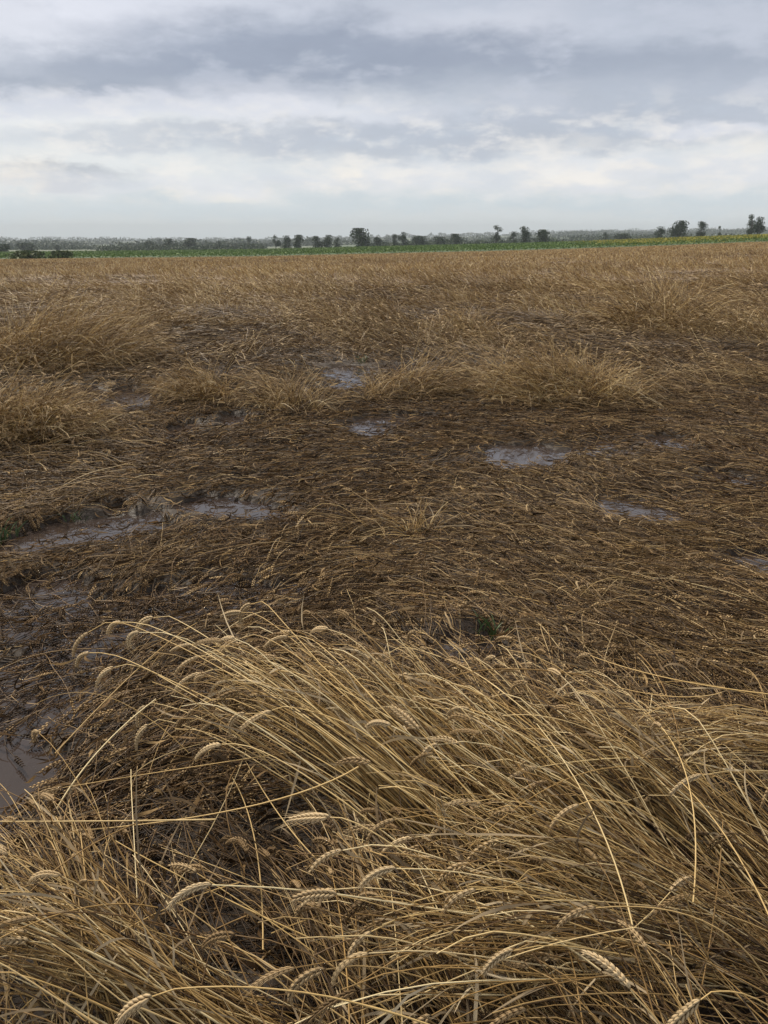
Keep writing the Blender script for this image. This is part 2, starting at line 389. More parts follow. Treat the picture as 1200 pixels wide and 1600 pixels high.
# ear templates in (s along 0..1, a, b metres)
def ear_template(nsp, ring, awn, fat=1.0, seed=1):
    r = np.random.default_rng(seed); V = []; Tn = []
    Le = .088
    def spindle(s0, a0, b0, da, db, ln, wd, n=ring, two=False):
        base = len(V); V.append((s0, a0, b0))
        rings = [(.28, .85), (.62, .95)] if two else [(.42, 1.0)]
        for (f, k) in rings:
            for q in range(n):
                t = q / n * 2 * math.pi
                V.append((s0 + f * ln / Le, a0 + f * da + math.cos(t) * wd * k, b0 + f * db + math.sin(t) * wd * k))
        V.append((s0 + ln / Le, a0 + da, b0 + db)); last = len(V) - 1
        for q in range(n):
            q2 = (q + 1) % n
            Tn.append((base, base + 1 + q2, base + 1 + q)); Tn.append((last, last - n + q, last - n + q2))
            if two:
                Tn.append((base + 1 + q, base + 1 + q2, base + 1 + n + q2)); Tn.append((base + 1 + q, base + 1 + n + q2, base + 1 + n + q))
        return last
    for i in range(nsp):
        s = i / nsp * .90; side = 1 if i % 2 else -1
        k = fat * (0.55 + .6 * math.sin(math.pi * min(1, (i + 2) / (nsp + 1.0)) ** .8)); k = max(k, .6 * fat)
        if awn >= 0 and ring >= 4:
            for bb in (-1, 1):
                l = spindle(s, side * .0008, bb * .0006, side * .0048 * k, bb * .0030 * k, .0150, .0023 * k, two=ring > 4)
            l = spindle(s + .01, side * .0016, 0, side * .0062 * k, 0, .0135, .0022 * k, two=ring > 4)
        else:
            l = spindle(s, side * .001, 0, side * .005 * k, r.normal() * .001, .0165, .0034 * k)
        if awn > 0:
            s_, a_, b_ = V[l]; b0 = len(V); al = awn * (.5 + r.random()) * (0.5 + .8 * i / nsp)
            V.append((s_, a_ - .0004, b_)); V.append((s_, a_ + .0004, b_ + .0003)); V.append((s_ + al / Le, a_ + side * al * .22 + r.normal() * .0015, b_ + r.normal() * .003))
            Tn.append((b0, b0 + 1, b0 + 2))
    if awn > 0: spindle(0, 0, 0, 0, 0, Le * .96, .0016, 4)
    return np.array(V), np.array(Tn)
EAR_HI = ear_template(18, 5, .034); EAR_MID = ear_template(15, 4, .012); EAR_LO = ear_template(11, 3, 0, 1.25)
EAR_LO = (EAR_LO[0], EAR_LO[1])
AWN = np.array([abs(int(t[0]) - int(t[1])) == 1 and int(t[2]) - int(t[1]) == 1 and (i + 1) % 61 == 0 and i < 61 * 18 for i, t in enumerate(EAR_HI[1])])
def part_of(V, Tn):
    u, inv = np.unique(Tn, return_inverse=True); return V[u], inv.reshape(-1, 3)
EAR_BODY = part_of(EAR_HI[0], EAR_HI[1][~AWN]); EAR_AWNS = part_of(EAR_HI[0], EAR_HI[1][AWN])
def ears(G, tmpl, P0, T0, L, bend, tone, damp, size=None):
    V, Tn = tmpl; N = len(P0)
    size = np.ones(N) if size is None else size
    T0 = unit(T0); dn = np.array([0, 0, -1.]) + rng.normal(size=(N, 3)) * .05
    Nn = unit(dn - (dn * T0).sum(-1, keepdims=True) * T0); Bn = np.cross(T0, Nn)
    s = V[:, 0][None]; th = np.maximum(bend, .02)[:, None]
    pos = P0[:, None] + L[:, None, None] * ((np.sin(th * s) / th)[..., None] * T0[:, None] + ((1 - np.cos(th * s)) / th)[..., None] * Nn[:, None])
    Ns = -np.sin(th * s)[..., None] * T0[:, None] + np.cos(th * s)[..., None] * Nn[:, None]
    ro = rng.random((N, 1, 1)) * math.pi
    A = np.cos(ro) * Bn[:, None] + np.sin(ro) * Ns; B = -np.sin(ro) * Bn[:, None] + np.cos(ro) * Ns
    W_ = pos + (V[:, 1][None, :, None] * A + V[:, 2][None, :, None] * B) * size[:, None, None]
    tri = (Tn[None] + (np.arange(N) * len(V))[:, None, None]).reshape(-1, 3)
    on = np.ones((N, len(V)))
    tv = on * tone[:, None] + rng.normal(size=(N, len(V))) * .05
    G.add(W_, T=tri, mat=1, tone=tv, damp=on * damp[:, None])

def bez(P0, P1, P2, K):
    t = np.linspace(0, 1, K)[None, :, None]
    return (1 - t) ** 2 * P0[:, None] + 2 * t * (1 - t) * P1[:, None] + t * t * P2[:, None]

# direction in which the stalks lie (azimuth from +X), read off the photo
DIRS = [(at(1000, 900), R(130)), (at(700, 850), R(128)), (at(1100, 750), R(140)), (at(850, 1000), R(122)), (at(400, 850), R(250)), (at(150, 880), R(255)),
        (at(550, 900), R(265)), (at(60, 760), R(35)), (at(60, 660), R(-30)), (at(350, 740), R(200)), (at(750, 760), R(195)), (at(600, 700), R(200)),
        (at(900, 600), R(160)), (at(1050, 640), R(155)), (at(100, 1050), R(240)), (at(250, 1150), R(230)), (at(400, 630), R(200)), (at(100, 540), R(20)), (at(640, 620), R(10))]
def azim(x, y):
    sx = np.zeros(np.shape(x)); sy = np.zeros(np.shape(x))
    for (p, a) in DIRS:
        d2 = ((x - p[0]) / (0.3 + .14 * p[1])) ** 2 + ((y - p[1]) / (.4 + .16 * p[1])) ** 2
        wgt = np.exp(-d2 * .9)
        sx += wgt * math.cos(a); sy += wgt * math.sin(a)
    sx += .06 * np.cos(R(165)) ; sy += .06 * math.sin(R(165))
    a = np.arctan2(sy, sx)
    a = a + (fbm(x * .9, y * .9, 55) - .5) * 2.4 + (fbm(x * 3.2, y * 3.2, 77) - .5) * 1.6
    return a
# standing tufts: photo point of the base, half width and depth in metres, strength
TUFTS = [(70, 575, 1.05, .9, 1.0), (190, 560, .7, .6, .55), (15, 690, .75, .55, .75), (70, 715, .5, .3, .4), (880, 632, .85, .45, .85), (1035, 515, 1.0, .9, .95), (1130, 525, 1.5, .9, .7),
         (630, 625, .55, .3, .6), (318, 632, .3, .25, .4), (450, 640, .35, .3, .5), (205, 668, .25, .12, .3), (770, 615, .4, .3, .6), (730, 535, .7, .4, .8), (640, 480, 1.5, .8, .6),
         (330, 480, 1.6, 1.2, .65), (480, 505, .9, .8, .5), (560, 500, .8, .6, .5), (0, 450, 3, 2, .7), (600, 835, .16, .08, .5), (1180, 600, .8, .5, .45), (130, 790, .5, .2, .25), (1190, 470, 3, 2, .5)]
TG = [(at(px, py), hx, hy, s) for (px, py, hx, hy, s) in TUFTS]
def standing(x, y):
    n = fbm(x * .55, y * .4, 91, 3)
    far = np.clip((y - 6.5) / 7, 0, 1); far2 = np.clip((y - 14) / 22, 0, 1)
    s = np.clip((n - .52) * 5, 0, 1) * far * .75
    n2 = fbm(x * .22 + 40, y * .11, 17, 3); s = np.maximum(s, far2 * np.clip(.15 + (n - .42) * 2.2 + (n2 - .45) * 2.4 + (fbm(x * .75, y * .45, 61) - .5) * 2.4 * np.clip((70 - y) / 40, 0, 1) + np.clip((y - 35) / 60, 0, .6), 0, .85))
    for (c, hx, hy, k) in TG:
        d = ((x - c[0]) / hx) ** 2 + ((y - c[1]) / hy) ** 2
        s = np.maximum(s, k * np.exp(-d * 1.1))
    s = s * np.where(np.asarray(y) < 14, 1 - .9 * np.maximum(puddle_mask(x, y + .12), puddle_mask(x, y + .3)), 1)
    return np.clip(s, 0, 1)

def field_paths(x, y, K, Lm=.8):
    N = len(x)
    S = standing(x, y)
    S = np.clip(S + rng.normal(size=N) * .12 * (S > .12), 0, 1)
    a = azim(x, y) + rng.normal(size=N) * (.42 + .4 * S) + np.where(rng.random(N) < .10, rng.normal(size=N) * 1.2, 0)
    a = np.where((y > 45) & (rng.random(N) < .6), rng.random(N) * 6.283, a)
    L = Lm * (rng.uniform(.22, .62, N) + .3 * S)
    e0 = R(3) + rng.random(N) ** 2 * R(14) + S * R(64)
    e1 = R(-6) + rng.normal(size=N) * R(7) + S * (R(20) + rng.normal(size=N) * R(25))
    t = np.linspace(0, 1, K)[None]
    e = e0[:, None] + (e1 - e0)[:, None] * t ** (1.2)
    wob = (rng.normal(size=(N, 1)) * .25 * t + np.sin(t * rng.uniform(3, 9, (N, 1)) + rng.random((N, 1)) * 6) * .09) * (1 - .4 * S[:, None])
    aa = a[:, None] + wob
    ds = L[:, None] / (K - 1)
    dx = np.cos(e) * np.cos(aa) * ds; dy = np.cos(e) * np.sin(aa) * ds; dz = np.sin(e) * ds
    z0 = np.zeros((N, 1))
    PX = x[:, None] + np.concatenate([z0, np.cumsum(dx[:, :-1], 1)], 1)
    PY = y[:, None] + np.concatenate([z0, np.cumsum(dy[:, :-1], 1)], 1)
    PZ = np.concatenate([z0, np.cumsum(dz[:, :-1], 1)], 1)
    # the lying ones are matted down
    lay = (rng.random(N) ** 1.3 * (.075 + .06 * fbm(x * 2, y * 2, 8)) + .006) * (1 - .45 * np.clip((y - 4) / 4, 0, 1))
    lim = lay[:, None] * (.6 + .8 * np.sin(t * math.pi)) 
    soft = np.clip(1 - S * 1.6, 0, 1)[:, None]
    PZc = lim * np.tanh(np.maximum(PZ, 0) / np.maximum(lim, .01) * 1.6) 
    PZ = PZ * (1 - soft) + PZc * soft
    return PX, PY, np.maximum(PZ, .008), S, a
def sample(n, y0, y1, side=.62, pad=1.1, power=1.0):
    # uniform over the wedge the camera sees plus a margin
    yy = []
    t = rng.random(n); A = side; Bp = pad
    a_, b_ = A / 2, Bp
    c0 = a_ * y0 * y0 + b_ * y0; c1 = a_ * y1 * y1 + b_ * y1
    c = c0 + t * (c1 - c0)
    y = (-b_ + np.sqrt(b_ * b_ + 4 * a_ * c)) / (2 * a_)
    x = rng.uniform(-1, 1, n) * (A * y + Bp)
    return x, y
def area(y0, y1, side=.62, pad=1.1): return side * (y1 * y1 - y0 * y0) + 2 * pad * (y1 - y0)

def damp_shade_of(x, y, S):
    d = .90 - .62 * S - np.clip((y - 6) / 60, 0, .42) + (fbm(x * .8, y * .8, 14) - .5) * .5 + (fbm(x * .14, y * .06, 19) - .5) * (.5 + .6 * np.clip((y - 18) / 12, 0, 1) * np.clip((140 - y) / 60, 0, 1)) + (fbm(x * .6, y * .4, 71) - .5) * .5 * np.clip((y - 8) / 8, 0, 1)
    d = d + .25 * puddle_mask(x, y) + .22 * np.exp(-((y - 10) / 3.2) ** 2) * (1 - S) - .0
    d = d - .05 + .06 + .2 * (y < 2.0) + .3 * np.clip((2.9 - y) / .5, 0, 1) * (x < -.15) + .18 * np.clip((y - 12) / 10, 0, 1) - .2 * np.clip((y - 70) / 60, 0, 1)  # near strip and left side darkened to paint gap shade and shadow
    return np.clip(d + rng.normal(size=np.shape(x)) * .14, 0, 1)

MATT = Geo()
def lay_field(G, n, y0, y1, K, mode, ear_p, r0, Lm=.8, thin=None):
    x, y = sample(n, y0, y1)
    if thin is not None:
        k = rng.random(len(x)) < thin(x, y); x, y = x[k], y[k]
    PX, PY, PZ, S, a = field_paths(x, y, K, Lm)
    # keep the water mostly clear
    if y0 < 14:
        ok = np.ones(len(x), bool)
        for c in sorted(set((0, K // 3, 2 * K // 3, K - 1))):
            m = puddle_mask(PX[:, c], PY[:, c], True)
            ok &= rng.random(len(x)) > m * 1.02
        PX, PY, PZ, S, x, y = PX[ok], PY[ok], PZ[ok], S[ok], x[ok], y[ok]
    gz = np.maximum(ground(PX.ravel(), PY.ravel()).reshape(PX.shape), np.where(PY < 14, LEVEL, -99))
    P = np.stack([PX, PY, PZ + gz], -1)
    N = len(P)
    tone = np.clip(rng.beta(1.3, 1.7, N) + .12 * (S > .3) , 0, 1); damp = damp_shade_of(x, y, S)
    dry = rng.random(N) < .07; damp = np.where(dry, damp * .4, damp)
    if mode == 'tube':
        rad = r0 * rng.uniform(.7, 1.15, (N, 1)) * np.linspace(1, .62, K)[None]
        tubes(G, P, rad, 3, 0, tone, damp)
    else:
        wid = np.maximum(.0042, y * r0)[:, None] * rng.uniform(.6, 1.3, (N, 1)) * np.linspace(1.1, .55, K)[None]
        ribbons(G, P, wid, 0, tone, damp)
    return P, S, tone, damp, y

# the matted field close by
P, S, tone, damp, y = lay_field(MATT, int(area(.7, 4.5) * 1250), .7, 4.5, 9, 'tube', 1, .0019, thin=lambda x, y: np.where((y < 1.9), .26, 1.))
k = rng.random(len(P)) < .85
ears(MATT, EAR_LO, P[k, -1], P[k, -1] - P[k, -2], rng.uniform(.06, .09, k.sum()), rng.uniform(.1, .7, k.sum()), np.clip(tone[k] + .10, 0, 1), np.clip(damp[k] - .03, 0, 1))
P, S, tone, damp, y = lay_field(MATT, int(area(4.5, 9) * 700), 4.5, 9, 7, 'tube', 1, .0022)
k = rng.random(len(P)) < .7
ears(MATT, EAR_LO, P[k, -1], P[k, -1] - P[k, -2], rng.uniform(.06, .09, k.sum()), rng.uniform(.1, .7, k.sum()), tone[k], np.clip(damp[k] + .05, 0, 1), np.full(k.sum(), 1.1))
def ear_ribbons(G, P, tone, damp, y, k, fat):
    B0 = P[k, -1]; D = unit(P[k, -1] - P[k, -2]); n = len(B0)
    Q = np.stack([B0, B0 + D * .04 + np.array([0, 0, -.006]), B0 + D * .075 + np.array([0, 0, -.028])], 1)
    wd = np.maximum(.011, y[k] * fat)[:, None] * np.array([.5, 1.1, .35])[None]
    ribbons(G, Q, wd, 1, tone[k], damp[k], .4)
for (y0, y1, dens, K, r0, ep, fat) in [(9, 16, 430, 5, .00036, .8, .0006), (16, 30, 180, 5, .00036, .6, .0006)]:
    P, S, tone, damp, y = lay_field(MATT, int(area(y0, y1) * dens), y0, y1, K, 'rib', ep, r0)
    ear_ribbons(MATT, P, tone, damp, y, rng.random(len(P)) < ep, fat)
for (y0, y1, dens, lm, rr) in [(30, 50, 46, .58, .00032), (50, 80, 24, .48, .00030), (80, 125, 15, .38, .00030), (125, 180, 9, .34, .00032)]:
    P, S, tone, damp, y = lay_field(MATT, int(area(y0, y1) * dens), y0, y1, 4, 'rib', 0, rr, Lm=lm)
# loose dry leaves among the matted stalks
n = 30000
x, y = sample(n, 1.0, 9.5)
ok = rng.random(n) > puddle_mask(x, y, True); x, y = x[ok], y[ok]; n = len(x)
K = 6; a = rng.random(n) * 6.28; t = np.linspace(0, 1, K)[None]; a = azim(x, y) + rng.normal(size=n) * .8; L = rng.uniform(.04, .13, n)
aa = a[:, None] + rng.normal(size=(n, 1)) * t * .7
PX = x[:, None] + np.cos(aa) * L[:, None] * t; PY = y[:, None] + np.sin(aa) * L[:, None] * t
PZ = np.maximum(ground(PX.ravel(), PY.ravel()).reshape(PX.shape), LEVEL) + rng.uniform(.015, .085, (n, 1)) + np.sin(t * 3) * rng.normal(size=(n, 1)) * .012
ribbons(MATT, np.stack([PX, PY, PZ], -1), rng.uniform(.004, .0105, (n, 1)) * np.sin(np.linspace(.35, 3.0, K))[None], 2, rng.beta(1.3, 1.8, n), np.clip(damp_shade_of(x, y, standing(x, y)) + .05, 0, 1))
# straw and ears floating in the broad pool on the left
x = []; y = []
for i in (1, 2, 3, 4, 5):
    cx, cy, hx, hy, cl = PG[i]; m = int(hx * hy * 1150) + 30
    x.append(cx + rng.normal(size=m) * hx * .6); y.append(cy + rng.normal(size=m) * hy * .6)
x = np.concatenate(x); y = np.concatenate(y); k = ((x - PG[0][0]) / PG[0][2]) ** 2 + ((y - PG[0][1]) / PG[0][3]) ** 2 > 1.1; x, y = x[k], y[k]; n = len(x); K = 5
a = azim(x, y) + rng.normal(size=n) * .6; t = np.linspace(0, 1, K)[None]; L = rng.uniform(.05, .28, n)
aa = a[:, None] + rng.normal(size=(n, 1)) * t * .8
P = np.stack([x[:, None] + np.cos(aa) * L[:, None] * t, y[:, None] + np.sin(aa) * L[:, None] * t, np.full((n, K), LEVEL + .004) + rng.random((n, 1)) * .03 * t], -1)
P[..., 2] = np.maximum(P[..., 2], ground(P[..., 0].ravel(), P[..., 1].ravel()).reshape(n, K) + .004)
tn = rng.beta(2, 3, n); dm = np.clip(rng.normal(.95, .1, n), 0, 1)
tubes(MATT, P, .0018 * np.ones((n, K)), 3, 0, tn, dm)
k = rng.random(n) < .8
ears(MATT, EAR_LO, P[k, -1], P[k, -1] - P[k, -2], rng.uniform(.06, .085, k.sum()), rng.uniform(.02, .3, k.sum()), tn[k], dm[k])

# ------------------------------------------------------------------ the near sheaves
# label text, count, root px, tip px, root z, tip z, lift, root jitter, tip jitter, tone, damp, singles
B = [
 ('the sheaf arching towards the pool', 150, (940, 1470), (370, 1040), .42, .085, .06, .10, .60, .02, 40),
 ('the crest of the near sheaf', 150, (960, 1420), (520, 1015), .40, .05, .07, .11, .62, .02, 30),
 ('the fan right of the crest', 210, (1120, 1470), (700, 1065), .34, .03, .10, .13, .58, .06, 34),
 ('the right side of the sheaf', 180, (1250, 1440), (880, 1095), .31, .03, .09, .12, .56, .10, 28),
 ('the tuft at the right edge', 130, (1480, 1250), (1040, 1135), .27, .06, .08, .10, .60, .12, 24),
 ('the level bundle at lower right', 125, (1420, 1470), (660, 1410), .40, .02, .06, .11, .62, .04, 34),
 ('the lower left corner bundle', 110, (480, 1690), (-60, 1390), .40, .03, .06, .08, .62, .05, 24),
 ('the stand below the brown pool', 110, (260, 1720), (30, 1270), .33, .03, .09, .08, .56, .12, 26),
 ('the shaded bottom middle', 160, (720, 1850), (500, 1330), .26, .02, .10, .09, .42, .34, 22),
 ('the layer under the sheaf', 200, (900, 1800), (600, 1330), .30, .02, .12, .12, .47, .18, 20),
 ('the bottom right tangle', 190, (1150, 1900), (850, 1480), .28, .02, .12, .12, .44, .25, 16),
 ('the short tuft behind the sheaf', 70, (1010, 1290), (880, 1100), .22, .02, .12, .09, .55, .2, 8),
]
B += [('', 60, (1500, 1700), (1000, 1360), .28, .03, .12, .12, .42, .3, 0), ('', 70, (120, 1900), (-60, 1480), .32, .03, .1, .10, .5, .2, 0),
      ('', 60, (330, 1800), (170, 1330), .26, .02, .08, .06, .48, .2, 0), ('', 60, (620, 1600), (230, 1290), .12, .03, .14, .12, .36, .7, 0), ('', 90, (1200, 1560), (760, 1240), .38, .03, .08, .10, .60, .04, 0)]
STEMS = Geo()
def make_stalk(path, rad, tone, damp, label, bend, earlen, hi=True, group=None, leaf=False, size=1.0, with_ear=True):
    path = np.asarray(path)[None]; K = path.shape[1]
    r = np.linspace(1, .62, K) * rad
    r = r.copy(); 
    for q in (int(K * .3), int(K * .62)): r[q] *= 1.4
    G = Geo(); tubes(G, path, r[None], 5, 0, np.array([tone]), np.array([damp])); o = G.obj('wheat_stalk')
    args = (path[:, -1], path[:, -1] - path[:, -2], np.array([earlen]), np.array([bend]), np.array([min(1, tone + .12)]), np.array([damp]), np.array([size]))
    st_ = rng.bit_generator.state
    G = Geo(); ears(G, EAR_BODY, *args)
    if with_ear:
        e = G.obj('ear', o)
        rng.bit_generator.state = st_; G = Geo(); ears(G, EAR_AWNS, *args); G.obj('awns', e)
    if leaf:
        q = int(K * .62); n = 7; t = np.linspace(0, 1, n)
        d = unit(path[0, q + 1] - path[0, q] + rng.normal(size=3) * .5); L = rng.uniform(.1, .2)
        s = rng.normal(size=3) * .3; s[2] = -abs(s[2]) - .4
        lp = path[0, q] + d * (L * t)[:, None] + s * (L * t ** 2 * .8)[:, None]
        G = Geo(); ribbons(G, lp[None], (rng.uniform(.005, .008) * np.sin(np.linspace(.5, 3.05, n)))[None], 2, np.array([rng.uniform(.5, 1)]), np.array([damp])); G.obj('leaf', o)
    tag(o, label, 'wheat stalk', group)
    return o
def bundle_paths(n, r, t_, zt, lift, rj, tj, K, Lcap=1.0):
    P0 = at(r[0], r[1], .0) + rng.normal(size=(n, 3)) * np.array([rj, rj, 0]); P0[:, 2] = ground(P0[:, 0], P0[:, 1])
    P2 = at(t_[0], t_[1], zt) + rng.normal(size=(n, 3)) * np.array([tj, tj, tj * .38])
    P2[:, 2] = np.maximum(P2[:, 2], .06)
    # keep stalks at their natural length
    D = P2 - P0; L = np.linalg.norm(D, axis=1); want = rng.uniform(.62, .88, n)
    P0n = P2 - D * (want / L)[:, None]
    P0[:, :2] = P0n[:, :2]; P0[:, 2] = ground(P0[:, 0], P0[:, 1])
    P1 = P0 * .5 + P2 * .5 + np.array([0, 0, 1.]) * (lift + rng.random((n, 1)) * lift) + rng.normal(size=(n, 3)) * .022
    P1[:, 2] = np.minimum(P1[:, 2], P2[:, 2] + .12)
    return bez(P0, P1, P2, K)
K = 14
ORD = ['first', 'second', 'third', 'fourth', 'fifth', 'sixth', 'seventh', 'eighth', 'ninth', 'tenth', 'eleventh', 'twelfth', 'thirteenth', 'fourteenth', 'fifteenth', 'sixteenth'] + ['next'] * 40
for (lab, n, r, t_, zt, lift, rj, tj, tn, dm, singles) in B:
    n = int(n * 1.04)
    P = bundle_paths(n, r, t_, zt, lift, rj, tj, K)
    # some stalks are kinked or snapped at a node
    tk = rng.uniform(.25, .8, (n, 1)); kv = rng.normal(size=(n, 3)) * np.array([1, 1, .6]) * np.where(rng.random(n) < .2, .16, .03)[:, None]
    P = P + kv[:, None] * np.maximum(np.linspace(0, 1, K)[None] - tk, 0)[..., None]
    # the last part nods
    nod = rng.uniform(.01, .09, (n, 1)) * np.clip((np.linspace(0, 1, K)[None] - .8) / .2, 0, 1) ** 2
    P[..., 2] -= nod; P[..., 2] = np.maximum(P[..., 2], .03)
    low = np.clip(.55 - (P[:, K // 2, 2] - np.median(P[:, K // 2, 2])) * 9 + rng.normal(size=n) * .35, 0, 1)      # lower stalks are browner, which also paints the pile's depth shade into colour
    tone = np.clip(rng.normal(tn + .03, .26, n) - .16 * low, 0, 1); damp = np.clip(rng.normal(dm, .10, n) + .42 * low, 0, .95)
    bend = rng.uniform(.6, 1.9, n)
    order = np.argsort(np.linalg.norm(P[:, K // 2] - np.array([0, 0, CAM_H]), axis=1) - P[:, K // 2, 2] * 1.5)
    one = order[:singles]; rest = order[singles:]
    has_ear = rng.random(n) < .4; has_leaf = rng.random(n) < .35
    cls = {}
    for q in one:
        v = tone[q] - .35 * damp[q]
        tw = 'bright pale' if v > .68 else 'golden' if v > .5 else 'dull tan' if v > .3 else 'dark brown'
        fw = {(1, 1): 'eared leafy', (1, 0): 'eared', (0, 1): 'leafy headless', (0, 0): 'bare'}[(int(has_ear[q]), int(has_leaf[q]))]
        cls.setdefault((tw, fw), []).append(q)
    for (tw, fw), L_ in cls.items():
        L_.sort(key=lambda q: P[q, -1, 0] / P[q, -1, 1])
        for m_, q in enumerate(L_):
            if len(L_) == 1: txt = 'the only %s %s stalk in %s' % (tw, fw, lab)
            elif m_ == 0: txt = 'leftmost of the %s %s stalks in %s' % (tw, fw, lab)
            elif m_ == len(L_) - 1: txt = 'rightmost of the %s %s stalks in %s' % (tw, fw, lab)
            else: txt = '%s %s %s stalk from the left in %s' % (ORD[m_], tw, fw, lab)
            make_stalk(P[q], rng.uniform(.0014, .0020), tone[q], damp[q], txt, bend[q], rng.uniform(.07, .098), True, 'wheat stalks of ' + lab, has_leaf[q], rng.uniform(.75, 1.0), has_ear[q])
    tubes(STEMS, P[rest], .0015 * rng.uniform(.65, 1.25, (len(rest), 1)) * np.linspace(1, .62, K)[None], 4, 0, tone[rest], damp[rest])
    e = rest[rng.random(len(rest)) < .22]
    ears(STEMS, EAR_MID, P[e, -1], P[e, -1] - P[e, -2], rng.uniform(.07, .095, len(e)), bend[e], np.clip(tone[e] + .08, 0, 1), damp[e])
    # leaves
    m = int(n * .5); q = rng.integers(0, n, m); kk = rng.integers(4, K - 2, m)
    b0 = P[q, kk]; d = unit(P[q, kk + 1] - b0); L = rng.uniform(.07, .22, m); n_ = 6; t = np.linspace(0, 1, n_)[None, :, None]
    s = rng.normal(size=(m, 1, 3)) * .45; s[..., 2] = s[..., 2] - .25
    lp = b0[:, None] + d[:, None] * L[:, None, None] * t + s * L[:, None, None] * t ** 2
    lp[..., 2] = np.maximum(lp[..., 2], .03)
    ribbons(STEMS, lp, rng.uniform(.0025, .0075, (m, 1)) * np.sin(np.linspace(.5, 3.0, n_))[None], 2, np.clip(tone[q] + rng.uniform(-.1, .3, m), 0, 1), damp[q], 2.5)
# stray stalks crossing the sheaves in all directions
n = 75
c = np.stack([rng.uniform(-.75, .85, n), rng.uniform(1.0, 2.0, n), rng.uniform(.12, .42, n)], -1)
a = rng.normal(R(140), 1.1, n); L = rng.uniform(.25, .6, n); e = rng.normal(.10, .2, n)
D = np.stack([np.cos(a) * np.cos(e), np.sin(a) * np.cos(e), np.sin(e)], -1) * L[:, None]
P0 = c - D * .6; P2 = c + D * .5; P0[:, 2] = np.maximum(P0[:, 2], .03); P2[:, 2] = np.clip(P2[:, 2], .05, .55)
P = bez(P0, (P0 + P2) / 2 + rng.normal(size=(n, 3)) * np.array([.06, .06, .05]) + np.array([0, 0, .03]), P2, K)
tone = np.clip(rng.normal(.66, .25, n), 0, 1); damp = np.clip(rng.normal(.1, .15, n), 0, 1)
tubes(STEMS, P, .0017 * rng.uniform(.7, 1.2, (n, 1)) * np.linspace(1, .6, K)[None], 4, 0, tone, damp)
k = rng.random(n) < .4
ears(STEMS, EAR_MID, P[k, -1], P[k, -1] - P[k, -2], rng.uniform(.07, .09, k.sum()), rng.uniform(.4, 1.4, k.sum()), tone[k], damp[k])

